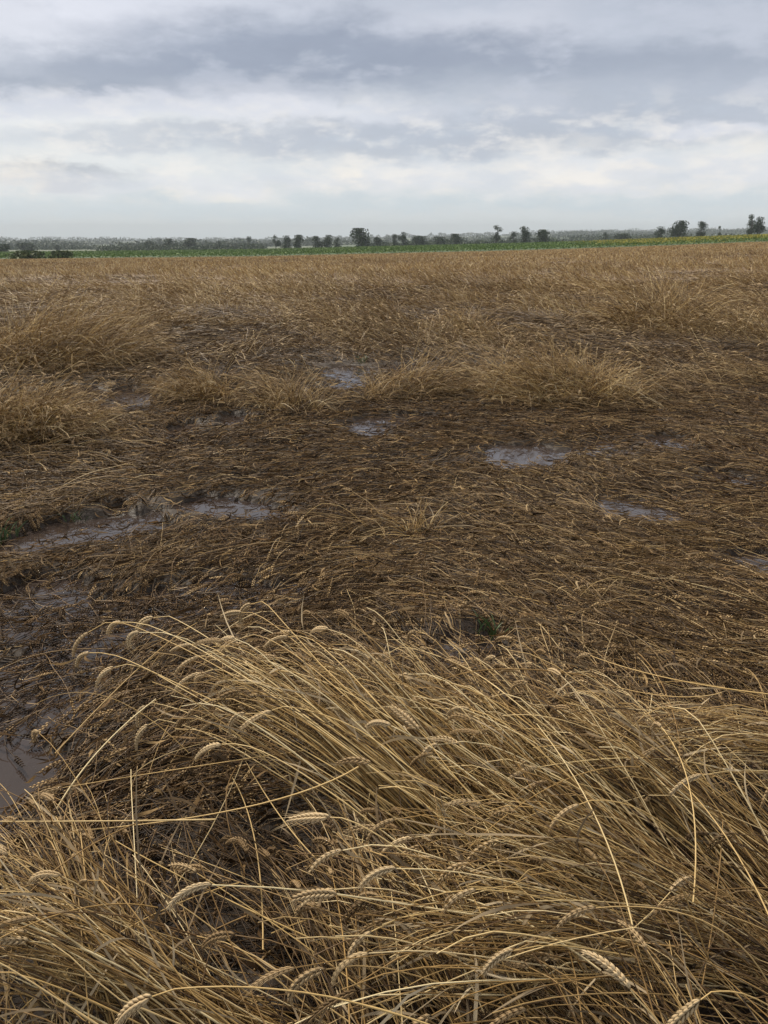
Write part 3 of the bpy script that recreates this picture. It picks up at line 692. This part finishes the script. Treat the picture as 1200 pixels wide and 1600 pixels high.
# nodding stalks one can point at: (ear base .. path to the root) in photo px with heights
def spline(pts, K):
    pts = np.asarray(pts); m = len(pts)
    d = np.concatenate([[0], np.cumsum(np.linalg.norm(np.diff(pts, axis=0), axis=1))]); u = np.linspace(0, d[-1], K)
    pp = np.vstack([2 * pts[0] - pts[1], pts, 2 * pts[-1] - pts[-2]]); out = []
    for v in u:
        i = min(max(np.searchsorted(d, v) - 1, 0), m - 2); t = (v - d[i]) / max(d[i + 1] - d[i], 1e-9)
        p0, p1, p2, p3 = pp[i], pp[i + 1], pp[i + 2], pp[i + 3]
        out.append(.5 * ((2 * p1) + (-p0 + p2) * t + (2 * p0 - 5 * p1 + 4 * p2 - p3) * t * t + (-p0 + 3 * p1 - 3 * p2 + p3) * t ** 3))
    return np.array(out)
NOD = [
 ('leftmost high ear of the sheaf, hanging just right of the murky pool', [(138, 988, .40), (185, 972, .43), (300, 1020, .43), (450, 1110, .38), (640, 1240, .27), (850, 1400, .0)], 1.0),
 ('pale nodding ear second along the top left of the sheaf', [(190, 972, .43), (235, 978, .45), (330, 1025, .44), (480, 1125, .38), (650, 1250, .27), (870, 1410, .0)], .9),
 ('ear hanging straight down from a tight hook at the top left of the sheaf', [(240, 965, .45), (262, 962, .46), (330, 1000, .46), (450, 1085, .40), (600, 1200, .3), (860, 1400, .0)], 1.0),
 ('lower of the two leftmost ears, curving down from a long bow', [(140, 1020, .38), (180, 1024, .40), (260, 1060, .40), (400, 1130, .35), (600, 1250, .25), (820, 1420, .0)], 1.0),
 ('thick pale ear bowing low to the left over dark straw', [(178, 1043, .38), (215, 1040, .40), (300, 1085, .39), (440, 1165, .33), (620, 1280, .22), (830, 1430, .0)], .8),
 ('brown ear slanting between the upper bows of the sheaf', [(300, 1007, .40), (330, 1012, .41), (430, 1075, .39), (560, 1170, .33), (800, 1380, .0)], .3),
 ('pale curved ear under the top bows, left of the sheaf middle', [(312, 1026, .42), (345, 1022, .43), (430, 1060, .42), (560, 1160, .34), (860, 1400, .0)], .7),
 ('small pale ear hanging beside a slightly larger curved one', [(314, 1052, .40), (340, 1046, .41), (420, 1080, .40), (560, 1180, .33), (840, 1400, .0)], .6),
 ('ear lying nearly level at the top of the sheaf', [(378, 957, .42), (405, 962, .43), (470, 1010, .42), (600, 1130, .36), (880, 1380, .0)], .2),
 ('ear on the highest arched stalk of the sheaf', [(392, 944, .44), (412, 941, .46), (445, 975, .45), (520, 1060, .40), (640, 1200, .30), (860, 1400, .0)], 1.1),
 ('pale ear at the bright crest of the sheaf', [(375, 998, .44), (405, 993, .45), (470, 1030, .44), (600, 1140, .36), (880, 1400, .0)], .8),
 ('slightly drooping ear just right of the sheaf crest', [(450, 995, .44), (485, 998, .45), (540, 1045, .43), (650, 1160, .34), (900, 1400, .0)], .6),
 ('pale ear lying to the left across the heart of the sheaf', [(425, 1110, .42), (460, 1105, .43), (560, 1140, .40), (680, 1230, .32), (920, 1420, .0)], .3),
 ('brownish ear hooked over dark straw left of the sheaf', [(228, 1103, .30), (245, 1099, .32), (320, 1125, .32), (430, 1190, .28), (700, 1380, .0)], 1.0),
 ('faint ear dangling below the hooked brownish ear', [(232, 1133, .28), (248, 1124, .30), (330, 1150, .30), (450, 1220, .26), (720, 1400, .0)], .9),
 ('big pale ear curving down on its own in the dark middle left', [(347, 1163, .42), (385, 1165, .43), (450, 1195, .41), (560, 1270, .35), (720, 1400, .20), (860, 1540, .0)], .7),
 ('big pale ear lying level to the left above the dark gap', [(516, 1277, .44), (550, 1283, .44), (620, 1325, .40), (720, 1410, .30), (900, 1600, .0)], .15),
 ('ear drooping left above the straw in the middle of the photo', [(608, 1020, .36), (640, 1012, .37), (740, 1050, .36), (860, 1140, .32), (1080, 1320, .0)], .6),
 ('second drooping ear just below the middle one', [(645, 1060, .36), (680, 1060, .37), (780, 1100, .35), (900, 1190, .28), (1080, 1340, .0)], .6),
 ('coarse ear standing out at the golden neck of the sheaf', [(655, 1142, .42), (665, 1152, .41), (700, 1200, .38), (780, 1290, .30), (930, 1450, .0)], .1),
 ('pale ear at the end of the long bow along the bottom edge', [(238, 1557, .46), (275, 1545, .475), (400, 1543, .48), (560, 1568, .45), (760, 1640, .36), (980, 1800, .0)], .7),
 ('rough pale ear pointing up near the bottom right edge', [(985, 1546, .38), (995, 1560, .37), (1030, 1600, .33), (1080, 1680, .2), (1100, 1800, .0)], -1),
 ('greenish tinged ear at the bottom right edge', [(1095, 1562, .36), (1110, 1550, .37), (1180, 1560, .34), (1300, 1640, .2), (1400, 1760, .0)], .3),
 ('pale ear hooking down right of centre among long stalks', [(905, 1257, .40), (940, 1250, .41), (1010, 1270, .38), (1120, 1350, .26), (1260, 1470, .0)], .9),
]
for lab, pts, bend in NOD:
    W3 = [at(a, b, z) for (a, b, z) in pts][::-1]
    W3[0][2] = ground(W3[0][0], W3[0][1])
    path = spline(W3, 26)
    make_stalk(path, .0019, rng.uniform(.62, .85), .0, lab, abs(bend) + .15, .095, True, None, False, 1.12)

# ------------------------------------------------------------------ standing clumps one can point at
CL = [(70, 575, .95, .8, 520, .72, R(20), 'tall shaggy brown clump of standing wheat at the left edge, far out'),
      (15, 690, .6, .4, 420, .55, R(-35), 'golden slanting clump of wheat at the left edge nearer than the shaggy one'),
      (880, 632, .75, .35, 460, .50, R(110), 'bushy golden clump of wheat right of centre above the bright pool'),
      (1035, 515, .8, .7, 420, .78, R(80), 'tall rounded clump of standing wheat far out on the right'),
      (640, 625, .5, .25, 240, .42, R(10), 'low tousled clump of wheat at the centre behind a puddle'),
      (730, 535, .45, .3, 220, .55, R(95), 'narrow upright brown clump of wheat far out right of centre'),
      (325, 632, .35, .22, 170, .40, R(200), 'small arching tuft of straw left of centre by the water'),
      (455, 648, .3, .2, 150, .38, R(100), 'small upright tuft of straw just left of centre'),
      (775, 615, .35, .2, 150, .40, R(60), 'small golden tuft of straw left of the bushy golden clump'),
      (655, 845, .09, .05, 34, .18, R(80), 'little yellow tuft of straw sprouting from the flattened mat'),
      (180, 562, .45, .3, 200, .45, R(-10), 'loose paler tuft beside the tall shaggy clump on the left')]
for (px, py, hx, hy, n, L0, am, lab) in CL:
    c = at(px, py); G = Geo(); K = 8; n = int(n * 2.1); L0 = L0 * (1.5 if 'tall' in lab else 1.2)
    r = np.sqrt(rng.random(n)); th = rng.random(n) * 6.283
    x = c[0] + r * np.cos(th) * hx; y = c[1] + r * np.sin(th) * hy
    gz = ground(x, y)
    a = np.where(rng.random(n) < .72, am + rng.normal(size=n) * .7, th + rng.normal(size=n) * .8)
    L = L0 * rng.uniform(.6, 1.15, n) * (1.05 - .45 * r ** 2)
    e0 = R(88) - r * R(38) - rng.random(n) * R(22); e1 = e0 - R(20) - rng.random(n) * R(85)
    t = np.linspace(0, 1, K)[None]; e = e0[:, None] + (e1 - e0)[:, None] * t ** 1.4
    aa = a[:, None] + rng.normal(size=(n, 1)) * .3 * t; ds = (L / (K - 1))[:, None]
    cs = lambda v: np.concatenate([np.zeros((n, 1)), np.cumsum(v[:, :-1], 1)], 1)
    P = np.stack([x[:, None] + cs(np.cos(e) * np.cos(aa) * ds), y[:, None] + cs(np.cos(e) * np.sin(aa) * ds), np.maximum(cs(np.sin(e) * ds), .01) + gz[:, None]], -1)
    tone = np.clip(rng.normal(.55, .2, n), 0, 1); damp = np.clip(rng.normal(.10 if 'golden' in lab or 'yellow' in lab else .34, .2, n), 0, 1)
    ww = max(.0038, c[1] * .00058)
    tubes(G, P, ww / 2 * rng.uniform(.7, 1.2, (n, 1)) * np.linspace(1.1, .6, K)[None], 3, 0, tone, damp)
    k = rng.random(n) < .65
    if 'little' in lab: k[:] = False; k[0] = True
    ears(G, EAR_LO, P[k, -1], P[k, -1] - P[k, -2], rng.uniform(.06, .09, k.sum()), rng.uniform(.4, 1.3, k.sum()), tone[k], damp[k], np.full(k.sum(), 1.1))
    # flag leaves
    m = n // 2; q = rng.integers(0, n, m); b0 = P[q, 4]; d = unit(P[q, 5] - P[q, 4]); Ln = rng.uniform(.08, .2, m); t5 = np.linspace(0, 1, 5)[None, :, None]
    s = rng.normal(size=(m, 1, 3)) * .5; s[..., 2] -= .4
    ribbons(G, b0[:, None] + d[:, None] * Ln[:, None, None] * t5 + s * Ln[:, None, None] * t5 ** 2, np.full((m, 1), ww * 1.5) * np.sin(np.linspace(.5, 3, 5))[None], 2, tone[q], damp[q])
    o = G.obj('wheat_clump'); tag(o, lab, 'wheat clump')
o = STEMS.obj('near_wheat_straw'); tag(o, 'tangled golden straw and ears of the leaning wheat nearest the viewer', 'straw', kind='stuff')
o = MATT.obj('flattened_wheat'); tag(o, 'dark flattened wheat matted over the muddy field', 'wheat', kind='stuff')

# ------------------------------------------------------------------ green weeds
gmw, T, p, _ = new_mat('green_blade'); g = T.new('ShaderNodeNewGeometry')
T.l.new(T.mix(T.noise(g.outputs['Position'], 30), (.035, .075, .02), (.09, .14, .045)), p.inputs['Base Color']); p.inputs['Roughness'].default_value = .5
for (px, py, n, L0, lab) in [(772, 1003, 16, .11, 'small sprout of green blades in the dark hollow above the sheaf'), (8, 852, 26, .10, 'bright green weed at the left edge beside the strip of water'),
                             (118, 822, 12, .07, 'faint green shoots on the far bank of the water strip'), (565, 572, 22, .12, 'dull green weed beside the bright far puddle')]:
    c = at(px, py); K = 6
    x = c[0] + rng.normal(size=n) * .03; y = c[1] + rng.normal(size=n) * .03; a = rng.random(n) * 6.28; L = L0 * rng.uniform(.6, 1.2, n); t = np.linspace(0, 1, K)[None]
    P = np.stack([x[:, None] + np.cos(a)[:, None] * L[:, None] * .55 * t ** 1.5, y[:, None] + np.sin(a)[:, None] * L[:, None] * .55 * t ** 1.5, np.maximum(ground(x, y), 0)[:, None] + .03 + L[:, None] * t * (1 - .3 * t)], -1)
    G = Geo(); ribbons(G, P, np.full((n, 1), .006) * np.sin(np.linspace(.7, 3.05, K))[None], 0, rng.random(n), rng.random(n))
    me = G.mesh('green_weed'); me.materials.clear(); me.materials.append(gmw)
    me.polygons.foreach_set('material_index', np.zeros(len(me.polygons), np.int32))
    o = bpy.data.objects.new('green_weed', me); COL.objects.link(o); tag(o, lab, 'weed')

# ------------------------------------------------------------------ green crop strip beyond the wheat
def leaf_mat(name, c0, c1, c2, sc=.6):
    m, T, p, o = new_mat(name); g = T.new('ShaderNodeNewGeometry'); tn = attr(T, 'tone')
    f = T.math('ADD', T.math('MULTIPLY', T.noise(g.outputs['Position'], sc, 3), .5), T.math('MULTIPLY', tn, .5))
    T.l.new(T.ramp(f, [(.2, c0), (.5, c1), (.85, c2)]), p.inputs['Base Color']); p.inputs['Roughness'].default_value = .6; p.inputs['Specular IOR Level'].default_value = .2
    return m
M_CROP = leaf_mat('green_crop_leaf', (.065, .12, .025), (.12, .20, .04), (.20, .28, .07), .15)
M_SUNF = leaf_mat('yellowing_crop_leaf', (.12, .16, .03), (.34, .31, .045), (.66, .49, .05), .12)
M_TREE = leaf_mat('tree_leaf', (.015, .030, .013), (.034, .060, .024), (.062, .100, .038), .8)
M_WOOD = leaf_mat('far_wood_leaf', (.026, .048, .022), (.048, .076, .034), (.075, .105, .048), .05)
M_BUSH = leaf_mat('brownish_scrub_leaf', (.05, .085, .028), (.09, .12, .04), (.14, .15, .055), .4)
barkm, T, p, _ = new_mat('tree_bark'); g = T.new('ShaderNodeNewGeometry')
T.l.new(T.mix(T.noise(g.outputs['Position'], 6), (.035, .028, .022), (.09, .075, .06)), p.inputs['Base Color']); p.inputs['Roughness'].default_value = .9
def quads(G, Cn, size, up=0.3, asp=1.0):
    n = len(Cn); A = unit(rng.normal(size=(n, 3))); Bv = unit(np.cross(A, rng.normal(size=(n, 3)) + np.array([0, 0, up]))); s = size[:, None]
    V = np.stack([Cn - A * s, Cn + Bv * s * asp * .7, Cn + A * s, Cn - Bv * s * asp * .7], 1)
    i = np.arange(n * 4).reshape(n, 4); tn = rng.random((n, 1)) * np.ones((1, 4))
    G.add(V, Q=i, mat=0, tone=tn, damp=tn * 0)
def geo_obj(G, name, mat, parent=None, smooth=False):
    me = big_mesh(name, np.concatenate(G.V), np.concatenate(G.Q), np.concatenate(G.T) if G.T else None, {'tone': np.concatenate(G.tone)}, [mat], None, smooth)
    o = bpy.data.objects.new(name, me); COL.objects.link(o)
    if parent: o.parent = parent
    return o
def crop(name, n, y0, y1, h, keep, mat, label):
    x, y = sample(n, y0, y1, .66, 10); k = keep(x, y); x, y = x[k], y[k]
    z = ground(x, y) + rng.random(len(x)) ** .6 * h * (.8 + .4 * fbm(x * .3, y * .3, 4))
    G = Geo(); quads(G, np.stack([x, y, z], -1), rng.uniform(.12, .28, len(x)), 0, .6)
    o = geo_obj(G, name, mat); tag(o, label, 'crop', kind='stuff')
def px_of(x, y): return 600 + x / y * F
isun = lambda x, y: px_of(x, y) + rng.normal(size=len(x)) * 25 > 930 - (y - 180) * .2
crop('green_crop', 130000, 180.5, 330, .75, lambda x, y: ~(isun(x, y) & (y > 215)) | ((px_of(x, y) > 930) & (rng.random(len(x)) < .2)), M_CROP, 'strip of green crop growing beyond the wheat field')
crop('sunflower_crop', 90000, 190, 330, .85, isun, M_SUNF, 'yellowing strip of sunflowers on the right beyond the wheat')

# ------------------------------------------------------------------ trees
def limb(a, b, r0, r1, n=5):
    t = np.linspace(0, 1, n)[:, None]; p = np.asarray(a) * (1 - t) + np.asarray(b) * t
    p = p + rng.normal(size=p.shape) * np.linalg.norm(np.asarray(b) - a) * .03; p[0] = a
    return p[None], np.linspace(r0, r1, n)[None]
def tree(px, ytop, ybase, wpx, dist, label, name='tree', gap=0.0, lobes=7, group=None, dens=1.0):
    base = atd(px, ybase, dist); h = (ybase - ytop) / F * dist * 1.02; wd = wpx / F * dist / 2 * 1.12
    gz = float(ground(base[0], base[1])); h += base[2] - gz; h = max(h, 1.5)
    root = bpy.data.objects.new(name, None); COL.objects.link(root); root.location = (base[0], base[1], gz); tag(root, label, 'tree', group)
    low = .12 + gap
    G = Geo(); f = lambda v: np.array([v])
    P, r = limb((0, 0, -.3), (rng.normal() * wd * .1, 0, h * .8), .035 * h, .008 * h); tubes(G, P, r, 6, 0, f(.5), f(0.))
    cs = []
    for i in range(lobes):
        a = rng.random() * 6.28; u = rng.random() ** .6; zz = low + (.93 - low) * rng.random()
        prof = math.sin(math.pi * min(max((zz - low) / (1.05 - low), .12), .98)) ** .6
        c = np.array([math.cos(a) * u * wd * .62 * prof, math.sin(a) * u * wd * .62 * prof, zz * h * .90]); cs.append(c)
        P, r = limb((0, 0, max(h * zz * .55, .2)), c, .014 * h, .004 * h, 4); tubes(G, P, r, 4, 0, f(.5), f(0.))
    cs.append(np.array([rng.normal() * wd * .15, 0, h * .86]))
    geo_obj(G, 'trunk', barkm, root, True)
    G = Geo(); pts = []
    for c in cs:
        rr = wd * rng.uniform(.40, .60); m = int(230 * dens)
        d = unit(rng.normal(size=(m, 3))) * (rng.random((m, 1)) ** .45) * rr * np.array([1, 1, min(1.0, h / (2.2 * wd) + .25)])
        d *= (.7 + .6 * vnoise(d[:, 0] * 3 + c[0] * 9, d[:, 2] * 3 + c[2] * 5, 3))[:, None]
        pts.append(c + d)
    pts = np.concatenate(pts); pts[:, 2] = np.clip(pts[:, 2], .15, h * 1.02)
    quads(G, pts, rng.uniform(.16, .40, len(pts)) * max(.6, min(2.2, wd / 4)), .2, .9)
    geo_obj(G, 'crown', M_BUSH if 'scrub' in name else M_TREE, root)
    return root
grp = 'trees beyond the green strip'
TR = [(8, 384, 399, 26, 420, 'dark bushy tree at the far left edge beyond the wheat', 0, 6), (42, 382, 393, 36, 640, 'low dark tree with a flat top near the left edge', 0, 6), (89, 384, 392, 12, 660, 'small dark tree standing alone on the left in the far fields', 0, 4),
      (232, 378, 390, 20, 650, 'leftmost round tree of the row left of centre', 0, 5), (262, 376, 390, 26, 650, 'second round tree of the row left of centre', 0, 5), (295, 375, 390, 30, 650, 'broad tree in the middle of the row left of centre', 0, 6),
      (345, 378, 389, 14, 660, 'small tree in the gap of the row left of centre', 0, 4), (389, 372, 388, 14, 620, 'slim tree left of the dark grove', 0, 4),
      (432, 369, 386, 13, 480, 'narrow dark tree at the left end of the dark grove', 0, 5), (449, 371, 386, 20, 480, 'round dark tree second in the dark grove', 0, 6), (467, 370, 386, 22, 480, 'broad dark tree ending the left part of the dark grove', 0, 6),
      (496, 372, 386, 20, 480, 'round tree just right of the gap in the dark grove', 0, 5), (512, 370, 386, 20, 480, 'dark tree between two others right of the grove gap', 0, 6), (528, 373, 386, 16, 490, 'low tree touching the big central tree from the left', 0, 5),
      (563, 361, 385, 31, 440, 'big dark broad tree standing out near the middle of the horizon', 0, 9), (589, 373, 385, 18, 500, 'low tree right beside the big central tree', 0, 5),
      (615, 368, 385, 14, 520, 'thin pointed tree right of the big central tree', 0, 5), (630, 366, 385, 18, 520, 'loose tree with a ragged top right of the big central tree', .05, 6), (655, 371, 384, 26, 540, 'low spreading tree right of the ragged one', 0, 6),
      (688, 372, 384, 26, 560, 'low rounded tree in the middle of the line right of centre', 0, 5), (712, 368, 382, 20, 480, 'dark round tree left of the tall thin one', 0, 6),
      (776, 354, 379, 16, 460, 'tall thin tree with a round top and a gap under its crown', .30, 6), (802, 364, 378, 14, 480, 'small tree beside two dark round ones', 0, 5),
      (820, 357, 379, 22, 440, 'dark upright tree with a twin top right of the tall thin one', 0, 7), (848, 362, 378, 28, 450, 'broad dark tree right of the twin topped one', 0, 7), (945, 365, 376, 12, 560, 'small hazy tree alone above the sunflower strip', 0, 4),
      (972, 367, 374, 26, 560, 'low hedge like tree above the yellow strip', 0, 5), (1030, 357, 372, 18, 460, 'dark tree left of the ragged one on the right', 0, 6), (1060, 349, 371, 28, 430, 'ragged tree with bare twigs at its top on the right', .05, 8),
      (1095, 349, 369, 19, 430, 'compact dark tree on the right above the yellow strip', 0, 7), (1124, 354, 367, 8, 450, 'small slim tree between the compact one and the largest on the right', 0, 3),
      (1172, 338, 366, 18, 400, 'tall left crown of the pair at the right edge', .12, 6), (1187, 343, 366, 24, 405, 'wide right crown of the pair at the right edge', .12, 7)]
for (px, yt, yb, wpx, d, lab, gap, lb) in TR:
    tree(px, yt, yb, wpx, d, lab, gap=gap, lobes=lb, group=grp)
for (px, yt, yb, wpx, d, lab) in [(40, 397.5, 403, 60, 184, 'dull green scrub at the left end of the green strip'), (95, 398.5, 403, 40, 184, 'lower dull scrub beside the green strip at the left')]:
    tree(px, yt, yb, wpx, d, lab, name='scrub_bush', lobes=9)
# hazy woods in the distance, each a mass nobody could count
G = Geo()
for (d, x0, x1, hgt, n, th, dep) in [(a, b, c_, d_ * .8, int(e_ * 2.2), f_ - .1, g_) for (a, b, c_, d_, e_, f_, g_) in [(620, 180, 420, 4.5, 2600, .30, 20), (620, 560, 860, 5, 3600, .25, 20), (900, -100, 420, 8, 4500, .45, 40), (900, 640, 1100, 7, 3500, .5, 40), (1300, -200, 500, 12, 5000, .48, 60), (1300, 380, 1000, 8, 4000, .42, 60),
                        (2000, -300, 700, 13, 6000, .45, 90), (2000, 600, 1300, 12, 5000, .42, 90), (2600, 850, 1400, 14, 4000, .5, 80), (3200, -400, 1500, 15, 12000, .38, 100), (700, 980, 1250, 4, 1600, .4, 20)]]:
    px = rng.uniform(x0, x1, n); x = (px - 600) / F * d; y = d + rng.uniform(-dep, dep, n)
    dn = fbm(px / 22., np.full(n, d / 40.), 5, 3); k = dn > th; x, y, dn = x[k], y[k], dn[k]
    hh = hgt * (.35 + 1.1 * vnoise(x / (hgt * .9), y / 400, 31)) * np.clip((dn - th) * 8, .35, 1)
    quads(G, np.stack([x, y, ground(x, y, False) + rng.random(len(x)) * hh], -1), np.full(len(x), .13 * hgt + .0004 * d) * rng.uniform(.6, 1.3, len(x)), .2, .9)
o = geo_obj(G, 'distant_woods', M_WOOD); tag(o, 'hazy dark belts of distant woodland along the horizon', 'woods', kind='stuff')

# ------------------------------------------------------------------ haze
hm = bpy.data.materials.new('haze'); hm.use_nodes = True; T = NT(hm.node_tree); T.n.clear()
oo = T.new('ShaderNodeOutputMaterial'); pv = T.new('ShaderNodeVolumePrincipled'); T.l.new(pv.outputs[0], oo.inputs['Volume'])
pv.inputs['Color'].default_value = (.84, .92, .98, 1); pv.inputs['Density'].default_value = .0002; pv.inputs['Anisotropy'].default_value = .0
zl = float(Z.min()) - 1.0; zh = max(70.0, float(Z.max()) + 45)
hx = 8000
V = [(sx * hx, yv, zv) for zv in (zl, zh) for (sx, yv) in ((-1, -40), (1, -40), (1, 5600), (-1, 5600))]
o = mesh_obj('haze', V, [(3, 2, 1, 0), (4, 5, 6, 7), (0, 1, 5, 4), (1, 2, 6, 5), (2, 3, 7, 6), (3, 0, 4, 7)], hm, False)
tag(o, 'thin bluish haze over the far fields', kind='stuff')
print('ground z range', Z.min(), Z.max(), 'objects', len(COL.objects), 'polys', sum(len(o.data.polygons) for o in COL.objects if o.type == 'MESH'))
